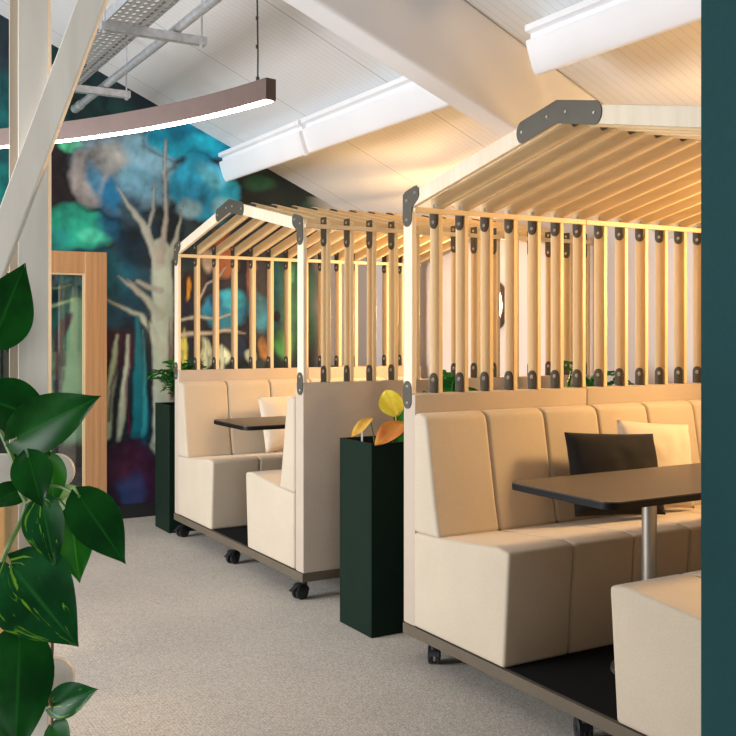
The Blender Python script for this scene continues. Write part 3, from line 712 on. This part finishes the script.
make_booth(5.245, 'farther gable-roofed slatted birch booth standing in front of the forest mural', False)

# ------------------------------------------------------------------ tables
def table(yc, label):
    t = thing('pedestal_table', label, 'table', (X0-0.012, yc, 0.1249), 0, 'narrow black booth tables')
    n = 8; r = 0.05; hw = 0.252; ln = 1.62
    def outline(rr, e=0.0):
        p = []
        for cx, cy, a0 in ((r, -hw+r, PI), (ln-r, -hw+r, 1.5*PI), (ln-r, hw-r, 0), (r, hw-r, PI/2)):
            for i in range(n+1):
                a = a0+PI/2*i/n; p.append((cx+(rr+e)*math.cos(a), cy+(rr+e)*math.sin(a)))
        return p
    z1 = 0.78-0.1249
    tp = link('tabletop', MB().prism(outline(r, -0.0015), 'z', z1-0.004, z1).mesh('tabletop', M['table_top']), t)
    link('edge_band', MB().prism(outline(r), 'z', z1-0.024, z1-0.0041).mesh('edge_band', M['table_edge'], smooth=True), tp)
    for x in (0.425, 1.25):
        lg = MB().cyl((x, 0, 0.012), (x, 0, z1-0.030), 0.0255, 24).cyl((x, 0, z1-0.032), (x, 0, z1-0.0245), 0.07, 24).cyl((x, 0, 0), (x, 0, 0.012), 0.13, 32)
        link('pedestal_leg', lg.mesh('pedestal_leg', M['steel'], smooth=True), t)
table(2.465, 'narrow black table with steel pedestal inside the nearer booth')
table(5.245, 'narrow black table inside the farther booth')

# ------------------------------------------------------------------ cushions
def cushion_mesh(w, h, th, mat, seed=0):
    n = 22; vs = []; fs = []
    def pt(i, j, s):
        u = -1+2*i/n; v = -1+2*j/n
        pin = 1-0.03*(1-v*v)*abs(u)**3; pin2 = 1-0.03*(1-u*u)*abs(v)**3
        x = u*w/2*pin; z = v*h/2*pin2
        d = (max(0, 1-abs(u)**2.4)*max(0, 1-abs(v)**2.4))**0.55
        wr = noise.noise(Vector((u*2.3+seed, v*2.3, s)))*0.16+noise.noise(Vector((u*5+seed, v*5, s*3)))*0.06
        return (x, s*th/2*d*(1+wr)+(0.004*s if d > 0 else 0), z)
    for s in (-1, 1):
        b0 = len(vs)
        for j in range(n+1):
            for i in range(n+1): vs.append(pt(i, j, s))
        for j in range(n):
            for i in range(n):
                a = b0+j*(n+1)+i; q = (a, a+1, a+n+2, a+n+1); fs.append(q if s < 0 else q[::-1])
    me = MB().add(vs, fs).mesh('cushion', mat)
    bm = bmesh.new(); bm.from_mesh(me); bmesh.ops.remove_doubles(bm, verts=bm.verts, dist=0.0006); bmesh.ops.recalc_face_normals(bm, faces=bm.faces); bm.to_mesh(me); bm.free()
    for p in me.polygons: p.use_smooth = True
    return me
def cushion(name, loc, rot, w, h, th, mat, label, seed, group='cushions on the booth benches'):
    o = link(name, cushion_mesh(w, h, th, mat, seed), None, loc, rot); o['label'] = label; o['category'] = 'cushion'; o['group'] = group
cushion('cushion', (2.950, 3.030, 0.708), (math.radians(-17), math.radians(3.2), math.radians(-6)), 0.46, 0.345, 0.13, M['dark_pillow'], 'charcoal linen cushion on the nearer booth bench behind the table', 1.3)
cushion('cushion', (3.245, 3.088, 0.720), (math.radians(-12), math.radians(5), math.radians(-7)), 0.39, 0.37, 0.12, M['cream_pillow'], 'cream cushion partly behind the charcoal cushion in the nearer booth', 4.1)
cushion('cushion', (2.82, 5.835, 0.704), (math.radians(-16), math.radians(-1.5), math.radians(3)), 0.44, 0.36, 0.12, M['cream_pillow'], 'cream cushion against the backrest of the farther booth', 7.7)

# ------------------------------------------------------------------ round wall lamps at the ends of the booths
def wall_lamp(y, label, z=1.47):
    t = thing('wall_lamp', label, 'lamp', (XW, y, z), 0, 'round wall lamps at the booth ends')
    m = MB(); n = 40
    prof = [(0.0, -0.001), (0.165, -0.001), (0.178, -0.006), (0.178, -0.045), (0.170, -0.050), (0.160, -0.047), (0.158, -0.030), (0.0, -0.030)]
    vs = [(x, r*math.cos(2*PI*k/n), r*math.sin(2*PI*k/n)) for r, x in prof for k in range(n)]
    fs = [(i*n+k, i*n+(k+1) % n, (i+1)*n+(k+1) % n, (i+1)*n+k) for i in range(len(prof)-1) for k in range(n)]
    me = MB().add(vs, fs).mesh('rim', M['bronze'], smooth=True); link('rim', me, t)
    prof = [(0.156, -0.031)]+[(0.156*math.cos(a), -0.031-0.03*math.sin(a)) for a in [PI/2*i/6 for i in range(1, 6)]]
    vs = [(x, r*math.cos(2*PI*k/n), r*math.sin(2*PI*k/n)) for r, x in prof for k in range(n)]+[(-0.061, 0, 0)]
    fs = [(i*n+k, i*n+(k+1) % n, (i+1)*n+(k+1) % n, (i+1)*n+k) for i in range(len(prof)-1) for k in range(n)]
    c = len(vs)-1; fs += [((len(prof)-1)*n+k, (len(prof)-1)*n+(k+1) % n, c) for k in range(n)]
    link('opal_glass', MB().add(vs, fs).mesh('opal_glass', M['sconce'], smooth=True), t)
wall_lamp(5.33, 'round wall lamp glimpsed through the slats at the end of the farther booth')
wall_lamp(2.465, 'round wall lamp at the inner end of the nearer booth', 1.60)  # out of view; added to light the nearer booth

# ------------------------------------------------------------------ leaves
def leaf_mesh(name, base, tip, width, facing, mat, heart=0.14, fold=0.12, droop=0.10, peak=0.36, wav=0.03, seed=0, nl=16, nw=8):
    """A pointed, folded blade from base to tip, its upper face turned to `facing`; local to `base`."""
    base, tip = Vector(base), Vector(tip)
    ax = tip-base; ln = ax.length; ax.normalize()
    nrm = (Vector(facing)-ax*Vector(facing).dot(ax)).normalized(); sd = ax.cross(nrm).normalized()
    al = peak*1.6/(1-peak) if peak < 0.5 else 1.2
    pw = 0.62; qw = pw*(1-peak)/peak
    norm = (peak**pw)*((1-peak)**qw)
    vs, fs, uvs = [], [], []
    for i in range(nl+1):
        t = i/nl
        w = width/2*((max(t, 0.0)**pw)*((1-t)**qw)/norm)
        if t < peak: w = max(w, width/2*0.75*math.sin(PI/2*min(1, (t+0.02)/peak)) )
        w *= 1.0
        for j in range(-nw, nw+1):
            s = j/nw
            back = -heart*ln*abs(s)**1.5*(1-t)**5
            lift = fold*width*abs(s)**1.3*0.5*(w/(width/2)) - droop*ln*t*t + wav*width*math.sin(7*t+3*s+seed)*abs(s)
            p = ax*(t*ln+back) + sd*(s*w) + nrm*lift
            vs.append(tuple(p)); uvs.append((0.5+0.5*s, t))
    m = 2*nw+1
    for i in range(nl):
        for j in range(m-1): fs.append((i*m+j, i*m+j+1, (i+1)*m+j+1, (i+1)*m+j))
    me = bpy.data.meshes.new(name); me.from_pydata(vs, [], fs)
    ul = me.uv_layers.new(name='UVMap')
    for lp in me.loops: ul.data[lp.index].uv = uvs[lp.vertex_index]
    for p in me.polygons: p.use_smooth = True
    me.materials.append(mat)
    return me

# ---- pothos in front of the wooden stand
PD = 1.52
root_w = at_depth(-40, 500, 1.805)
poth = thing('pothos_plant', 'trailing glossy green pothos on the plywood stand at the left edge', 'plant', root_w)
LEAVES = [ # base px, tip px, width px, depth base, depth tip, material, facing (right, toward camera, up), fold, droop
    ((-6, 340), (25, 263), 58, 1.55, 1.52, 'leaf', (0.35, 1, 0.25), .18, .02),
    ((40, 418), (-40, 388), 62, 1.60, 1.52, 'leaf', (0.15, 1, 0.7), .10, .04),
    ((16, 438), (99, 396), 56, 1.52, 1.45, 'leaf', (-0.25, 1, 0.05), .16, .03),
    ((28, 456), (42, 507), 44, 1.47, 1.45, 'leaf', (-0.1, 1, 0.2), .16, .03),
    ((50, 458), (54, 508), 30, 1.53, 1.53, 'leaf_light', (0.3, 1, 0.2), .1, .03),
    ((42, 502), (54, 567), 46, 1.46, 1.43, 'leaf_var', (-0.2, 1, 0.25), .22, .04),
    ((80, 497), (125, 563), 50, 1.47, 1.42, 'leaf', (0.25, 1, 0.25), .10, .06),
    ((71, 515), (79, 583), 42, 1.51, 1.48, 'leaf_light', (0.05, 1, 0.15), .2, .04),
    ((12, 566), (75, 645), 86, 1.45, 1.38, 'leaf_var', (-0.05, 1, 0.42), .12, .06),
    ((20, 637), (14, 762), 70, 1.42, 1.34, 'leaf', (0.2, 1, 0.3), .16, .06),
    ((52, 706), (97, 689), 34, 1.70, 1.66, 'leaf_var', (0.1, 1, 0.5), .14, .04),
    ((22, 488), (-18, 508), 34, 1.55, 1.50, 'leaf', (-0.2, 1, 0.5), .12, .05),
    ((52, 726), (68, 750), 30, 1.68, 1.64, 'leaf', (0.1, 1, 0.3), .14, .05),
    ((58, 502), (84, 489), 26, 1.56, 1.54, 'leaf_pale', (0.1, 1, 0.5), .14, .02),
    ((22, 440), (52, 470), 34, 1.56, 1.54, 'leaf', (0.1, 1, 0.3), .14, .05),
    ((-8, 700), (8, 770), 50, 1.48, 1.44, 'leaf_light', (0.2, 1, 0.3), .14, .05),
]
lm = 0
leaf_bases = []
for i, (bp, tp, wpx, d0, d1, mt, fc, fo, dr_) in enumerate(LEAVES):
    p0 = at_depth(*bp, d0); p1 = at_depth(*tp, d1)
    face = RIGHT*fc[0] - VIEW*fc[1] + Vector((0, 0, fc[2]))
    me = leaf_mesh('leaf', p0, p1, wpx*d0/F_PX, face, M[mt], fold=fo, droop=dr_, seed=i*1.7, peak=0.34)
    o = link('leaf', me, poth, p0-root_w); leaf_bases.append(p0)
    if mt == 'leaf_var': o['label'] = 'leaf variegated with yellow-green'
    if mt == 'leaf_pale': o['label'] = 'pale yellow-green young leaf'
def px_path(pts): return [at_depth(x, y, d)-root_w for x, y, d in pts]
def smooth_path(pts, n=6):
    out = []
    P = [pts[0]]+list(pts)+[pts[-1]]
    for i in range(1, len(P)-2):
        a, b_, c, d = P[i-1], P[i], P[i+1], P[i+2]
        for k in range(n):
            t = k/n
            out.append(0.5*((2*b_)+(c-a)*t+(2*a-5*b_+4*c-d)*t*t+(3*b_-a-3*c+d)*t**3))
    out.append(pts[-1]); return out
STEMS = [
    ([(-40, 501, 1.805), (-38, 484, 1.80), (-34, 452, 1.77), (-14, 436, 1.70), (-2, 430, 1.60), (8, 448, 1.54), (15, 466, 1.52), (20, 490, 1.50), (26, 504, 1.49), (20, 523, 1.48), (9, 545, 1.46), (3, 562, 1.46), (5, 572, 1.46), (12, 566, 1.45)], 0.0038, 'stem'),
    ([(-42, 501, 1.805), (-42, 484, 1.80), (-38, 450, 1.77), (-20, 400, 1.66), (-6, 340, 1.55)], 0.003, 'stem'),
    ([(8, 448, 1.54), (14, 442, 1.53), (18, 437, 1.52)], 0.003, 'stem'), ([(15, 466, 1.52), (30, 430, 1.57), (40, 418, 1.60)], 0.0028, 'stem'),
    ([(15, 466, 1.52), (22, 458, 1.49), (29, 456, 1.47)], 0.0028, 'stem'), ([(15, 466, 1.52), (36, 462, 1.53), (50, 458, 1.53)], 0.0026, 'stem'),
    ([(26, 504, 1.49), (36, 498, 1.47), (42, 502, 1.46)], 0.0026, 'stem'), ([(20, 490, 1.50), (50, 492, 1.54), (71, 515, 1.51)], 0.0026, 'stem'),
    ([(20, 490, 1.50), (56, 486, 1.52), (80, 497, 1.47)], 0.0026, 'stem'), ([(20, 490, 1.50), (22, 488, 1.54)], 0.0026, 'stem'), ([(50, 492, 1.55), (58, 502, 1.56)], 0.0022, 'stem'),
    ([(8, 448, 1.54), (16, 440, 1.56), (22, 440, 1.56)], 0.0026, 'stem'),
    ([(5, 572, 1.46), (-6, 600, 1.48), (-4, 640, 1.48), (4, 632, 1.44), (14, 626, 1.43), (20, 637, 1.42)], 0.0030, 'brown_stem'),
    ([(18, 622, 1.45), (18, 637, 1.43)], 0.0022, 'brown_stem'),
    ([(44, 620, 1.56), (52, 640, 1.62), (51, 670, 1.66), (50, 700, 1.69), (52, 706, 1.70), (52, 720, 1.69), (52, 726, 1.68)], 0.0026, 'brown_stem'),
    ([(-6, 600, 1.48), (-12, 660, 1.48), (-8, 700, 1.48)], 0.0026, 'stem'),
    ([(12, 566, 1.45), (34, 590, 1.50), (44, 620, 1.56)], 0.0026, 'stem'),
]
for pts, r, mt in STEMS:
    o = link('stem', MB().tube(smooth_path(px_path(pts)), r, 8).mesh('stem', M[mt], smooth=True), poth)

# ---- plywood stand: post, batten, brace, rounded crossbars, planter box (its plane faces the camera)
SD = 1.86
sorg = at_depth(33, 331, SD); sorg.z = 0
stand = thing('plant_stand', 'pale plywood post with diagonal brace and round-ended crossbars at the left edge', 'plant stand', sorg, -TH)
k = SD/F_PX
def sx(px): return (px-33)*k
def sz(py): return CAM_H+(HORIZON-py)*k
link('post', MB().box(sx(17.5), sx(48), 0.0, 0.022, FZ, 2.75).mesh('post', M['ply'], 0.002, 1), stand)
link('batten', MB().box(sx(7.5), sx(17.4), 0.006, 0.030, FZ, 2.75).mesh('batten', M['ply_edge'], 0.002, 1), stand)
# brace: centre line through photo points, in front of the post
a, c = Vector((sx(110), sz(-40))), Vector((sx(-62), sz(420)))
a = c+(a-c)*1.18
d = (a-c).normalized(); nn = Vector((-d.y, d.x)); hw = 13.3*k
br = [(a+nn*hw), (a-nn*hw), (c-nn*hw), (c+nn*hw)]
link('brace', MB().prism([(q.x, q.y) for q in br], 'y', -0.0185, -0.0005).mesh('brace', M['ply'], 0.002, 1), stand)
for py in (470.5, 673.5):
    r = 17.2*k; z = sz(py); x = sx(58.5)
    m = MB(); p = half_disc(x, z, r, -PI/2, PI/2, 14)+[(sx(-150), z+r), (sx(-150), z-r)]
    m.prism(p, 'y', -0.016, -0.0005)
    link('crossbar', m.mesh('crossbar', M['ply'], 0.0015, 1), stand)
m = MB(); x0, x1 = sx(-150), sx(14); z0, z1 = sz(640), sz(492); t_ = 0.012
m.box(x0, x1, -0.09, -0.078, z0, z1); m.box(x0, x1, -0.029, -0.017, z0, z1); m.box(x0, x0+t_, -0.078, -0.029, z0, z1); m.box(x1-t_, x1, -0.078, -0.029, z0, z1); m.box(x0+t_, x1-t_, -0.078, -0.029, z0, z0+t_)
pb = link('planter_box', m.mesh('planter_box', M['pine'], 0.001, 1), stand)
link('soil', MB().box(x0+t_, x1-t_, -0.078, -0.029, z0+t_, z1-0.015).mesh('soil', M['soil']), pb)
link('glass_shelf_bracket', MB().box(sx(-60), sx(14), -0.105, -0.0190, sz(398), sz(393)).mesh('shelf', M['ply_edge'], 0.001, 1), stand).name = 'shelf'
# dimpled glass jar on the little shelf
jx, jr = sx(-8), 25*k*0.97
jl = stand.matrix_basis @ Vector((jx, -0.062, sz(393)+0.0005))
n = 32; prof = [(0.0, 0), (0.92, 0), (1, 0.006), (1.0, 0.115), (0.86, 0.128), (0.80, 0.132), (0.80, 0.142), (0.74, 0.142), (0.74, 0.130), (0.92, 0.112), (0.92, 0.008), (0.0, 0.008)]
jr = 0.037
vs = [(r*jr*math.cos(2*PI*q/n), r*jr*math.sin(2*PI*q/n), z) for r, z in prof for q in range(n)]
fs = [(i*n+q, i*n+(q+1) % n, (i+1)*n+(q+1) % n, (i+1)*n+q) for i in range(len(prof)-1) for q in range(n)]
me = MB().add(vs, fs).mesh('glass_jar', M['jar_glass'], smooth=True)
bm = bmesh.new(); bm.from_mesh(me); bmesh.ops.remove_doubles(bm, verts=bm.verts, dist=1e-5); bm.to_mesh(me); bm.free()
jo = link('glass_jar', me, None, jl); jo['label'] = 'dimpled clear glass jar on the stand behind the topmost pothos leaf'; jo['category'] = 'jar'

# ------------------------------------------------------------------ tall planters with plants
PW, PH = 0.285, 0.835
def planter_mesh():
    m = MB(); h = PW/2; t = 0.012
    m.box(-h, h, -h, -h+t, 0, PH); m.box(-h, h, h-t, h, 0, PH); m.box(-h, -h+t, -h+t, h-t, 0, PH); m.box(h-t, h, -h+t, h-t, 0, PH)
    m.box(-h+t, h-t, -h+t, h-t, 0, 0.02)
    return m.mesh('planter', M['planter'], 0.0015, 1)
pm = planter_mesh(); sm_ = MB().box(-PW/2+.0121, PW/2-.0121, -PW/2+.0121, PW/2-.0121, PH-0.10, PH-0.05).mesh('soil', M['soil'])
def planter(x, y, label):
    o = link('planter', pm, None, (x, y, FZ)); o['label'] = label; o['category'] = 'planter'; o['group'] = 'tall dark green planters'
    link('soil', sm_, o)
    return o
planter(2.293, 3.808, 'tall dark green planter with yellow and orange leaves between the two booths')
planter(2.268, 6.372, 'tall dark green planter with a fern in front of the mural')
planter(2.70, 3.86, 'dark green planter deeper in the gap, directly behind the yellow-leaved one')
planter(3.56, 3.86, 'dark green planter deepest in the gap between the booths, by the white wall')
planter(3.42, 6.46, 'dark green planter behind the farther booth against the mural wall')

# yellow / orange caladium
cb = Vector((2.293, 3.808, PH-0.05+FZ))
cal = thing('caladium_plant', 'plant with yellow and orange leaves in the planter between the booths', 'plant', cb)
def cal_leaf(bp, tp, wpx, d0, d1, mt, fc, label=None, fo=.25, wav=.06, pk=.36, sd=0, root=(0, 0)):
    p0 = at_depth(*bp, d0); p1 = at_depth(*tp, d1)
    face = RIGHT*fc[0]-VIEW*fc[1]+Vector((0, 0, fc[2]))
    o = link('leaf', leaf_mesh('leaf', p0, p1, wpx*d0/F_PX, face, M[mt], fold=fo, wav=wav, peak=pk, seed=sd, droop=.08), cal, p0-cb)
    if label: o['label'] = label
    q0 = Vector((root[0], root[1], -0.005)); q1 = p0-cb; mid = (q0+q1)/2+Vector((0, 0, 0.02))
    link('stem', MB().tube(smooth_path([q0, mid, q1]), 0.003, 8).mesh('stem', M['leaf_yellow'] if mt == 'leaf_yellow' else M['stem'], smooth=True), cal)
cal_leaf((396, 414), (386, 391), 25, 4.36, 4.33, 'leaf_yellow', (-.25, 1, -.05), 'upright yellow leaf', .12, .05, .48, 1.0, (0.05, -0.03))
cal_leaf((401, 424), (375, 443), 22, 4.34, 4.22, 'leaf_orange', (-.05, .8, .75), 'orange-red leaf drooping over the rim', .16, .05, .38, 2.0, (0.05, -0.02))
cal_leaf((370, 420), (350, 436), 12, 4.45, 4.40, 'leaf_amber', (-.4, .8, .55), 'small amber leaf', .30, .08, .42, 3.0, (-0.02, 0.03))
cal_leaf((398, 424), (405, 405), 14, 4.42, 4.42, 'leaf_green', (.1, 1, .2), 'green leaf', .2, .05, .4, 4.0, (0.06, 0.02))
cal_leaf((397, 443), (403, 428), 14, 4.36, 4.34, 'leaf_green', (.3, 1, .3), 'green leaf', .2, .05, .4, 5.0, (0.06, -0.02))
cal_leaf((412, 440), (399, 432), 12, 4.40, 4.36, 'leaf_green', (.0, 1, .6), 'green leaf', .2, .05, .4, 6.0, (0.07, -0.04))
tag_p = at_depth(357.5, 440, 4.36)
tg = link('plant_tag', MB().box(-0.004, 0.004, -0.001, 0.001, -0.06, 0.05).mesh('plant_tag', M['white_tag']), None, (2.215, 3.86, PH+0.01+FZ), (0, 0, -TH)); tg['label'] = 'thin white plant tag stuck in the soil of the yellow-leaved planter'; tg['category'] = 'plant tag'
peb = MB().add(*(lambda R: ([(R*math.sin(a)*math.cos(b_)*1.2, R*math.sin(a)*math.sin(b_), R*0.75*math.cos(a)) for a in [PI*i/8 for i in range(9)] for b_ in [2*PI*j/12 for j in range(12)]], [(i*12+j, i*12+(j+1) % 12, (i+1)*12+(j+1) % 12, (i+1)*12+j) for i in range(8) for j in range(12)]))(0.016))
po = link('pebble', peb.mesh('pebble', M['white_tag'], smooth=True), None, (2.185, 3.755, PH-0.05+0.012+FZ)); po['label'] = 'white pebble on the soil of the yellow-leaved planter'; po['category'] = 'pebble'

# bushy green plants: fronds of small leaflets
def frond_mesh(length, rise, spread, rng):
    m_v, m_f, uv = [], [], []
    def leaflet(p, d, ln, w):
        up = Vector((0, 0, 1)); sd = d.cross(up).normalized(); nn2 = sd.cross(d)
        b0 = len(m_v)
        for t, ww in ((0, .25), (.35, 1), (.7, .7), (1, .05)):
            for s in (-1, 0, 1):
                q = p+d*(ln*t)+sd*(s*w*ww*.5)+nn2*(abs(s)*.12*w-0.12*ln*t*t)
                m_v.append(tuple(q)); uv.append((0.5+.5*s, t))
        for i in range(3):
            for j in range(2): m_f.append((b0+i*3+j, b0+i*3+j+1, b0+i*3+4+j, b0+i*3+3+j))
    pts = []
    for i in range(13):
        t = i/12; pts.append(Vector((length*t, 0, rise*math.sin(t*PI*0.62)*1.06)))
    for i in range(1, 13):
        p = pts[i]; d = (pts[i]-pts[i-1]).normalized()
        for s in (-1, 1):
            dd = (d*0.55+Vector((0, s*1.0, 0.12+rng.uniform(-.2, .2)))).normalized()
            leaflet(p, dd, spread*(1.05-0.55*i/12)*rng.uniform(.8, 1.15), spread*0.42)
    leaflet(pts[-1], (pts[-1]-pts[-2]).normalized(), spread*.6, spread*.35)
    t = MB().tube(pts, 0.002, 5); b0 = len(m_v); m_v += t.v; m_f += [tuple(i+b0 for i in f) for f in t.f]; uv += [(0.5, .5)]*len(t.v)
    me = bpy.data.meshes.new('frond'); me.from_pydata(m_v, [], m_f)
    ul = me.uv_layers.new(name='UVMap')
    for lp in me.loops: ul.data[lp.index].uv = uv[lp.vertex_index]
    for p in me.polygons: p.use_smooth = True
    me.materials.append(M['leaf_green']); return me
rng = random.Random(5)
fronds = [frond_mesh(0.13+0.03*i, 0.12+0.035*(i % 3), 0.055+.006*i, rng) for i in range(4)]
def bush(x, y, n, label, sc=1.0):
    t = thing('fern_plant', label, 'plant', (x, y, PH-0.05+FZ), 0, 'green plants in the tall planters')
    link('stem', MB().cyl((0, 0, -0.001), (0, 0, 0.062), 0.022, 10, 0.014).mesh('stem', M['stem'], smooth=True), t)
    for i in range(n):
        a = 2*PI*i*0.381966+rng.uniform(-.3, .3)
        s = sc*rng.uniform(.85, 1.15)
        link('frond', fronds[i % 4], t, (0.012*math.cos(a), 0.012*math.sin(a), 0.055), (rng.uniform(-.2, .2), -rng.uniform(-0.15, 1.1), a), (s, s, s))
    return t
bush(2.268, 6.372, 40, 'leafy green fern in the planter before the mural')
bush(2.70, 3.86, 14, 'green plant peeping through the slats just behind the nearer front post', 1.0)
bush(3.56, 3.86, 14, 'green plant peeping through the slats toward the inner end of the nearer booth', 1.25)
bush(3.42, 6.46, 12, 'green plant peeping through the slats behind the farther booth', 0.9)

# ------------------------------------------------------------------ light
world = bpy.data.worlds.new('world'); scene.world = world; world.use_nodes = True
bg = world.node_tree.nodes['Background']; bg.inputs['Color'].default_value = (0.80, 0.90, 1.0, 1); bg.inputs['Strength'].default_value = 1.0
def area(name, loc, target, sx_, sy_, power, col, spread=180):
    ld = bpy.data.lights.new(name, 'AREA'); ld.shape = 'RECTANGLE'; ld.size = sx_; ld.size_y = sy_; ld.energy = power; ld.color = col; ld.spread = math.radians(spread)
    o = bpy.data.objects.new(name, ld); C.objects.link(o); o.location = loc
    o.rotation_euler = (Vector(target)-Vector(loc)).to_track_quat('-Z', 'Y').to_euler(); return o
for i, ((y0, y1), p) in enumerate(zip(wins, (100, 92))):
    yc = (y0+y1)/2
    area('window_daylight', (XL+0.02, yc, 1.65), (XL+1, yc, 1.50), 1.35, 1.55, p, (0.95, 0.97, 1.0), 115)  # lamps added out of view as daylight from the left
area('window_daylight', ((NWX0+NWX1)/2, YN+0.02, 1.70), ((NWX0+NWX1)/2, YN+1, 1.6), 1.75, 1.45, 33, (0.95, 0.97, 1.0), 120)  # unseen lamp added behind the camera to brighten the plant stand

for o in scene.objects:
    if o.parent is None: o.location.z -= FZ

scene.view_settings.view_transform = 'Standard'; scene.view_settings.look = 'None'
scene.view_settings.gamma = 1.0; scene.view_settings.exposure = 0.22; scene.view_settings.use_curve_mapping = False
scene.cycles.use_denoising = True
scene.cycles.max_bounces = 8; scene.cycles.diffuse_bounces = 5; scene.cycles.transparent_max_bounces = 12
scene.cycles.sample_clamp_indirect = 6.0
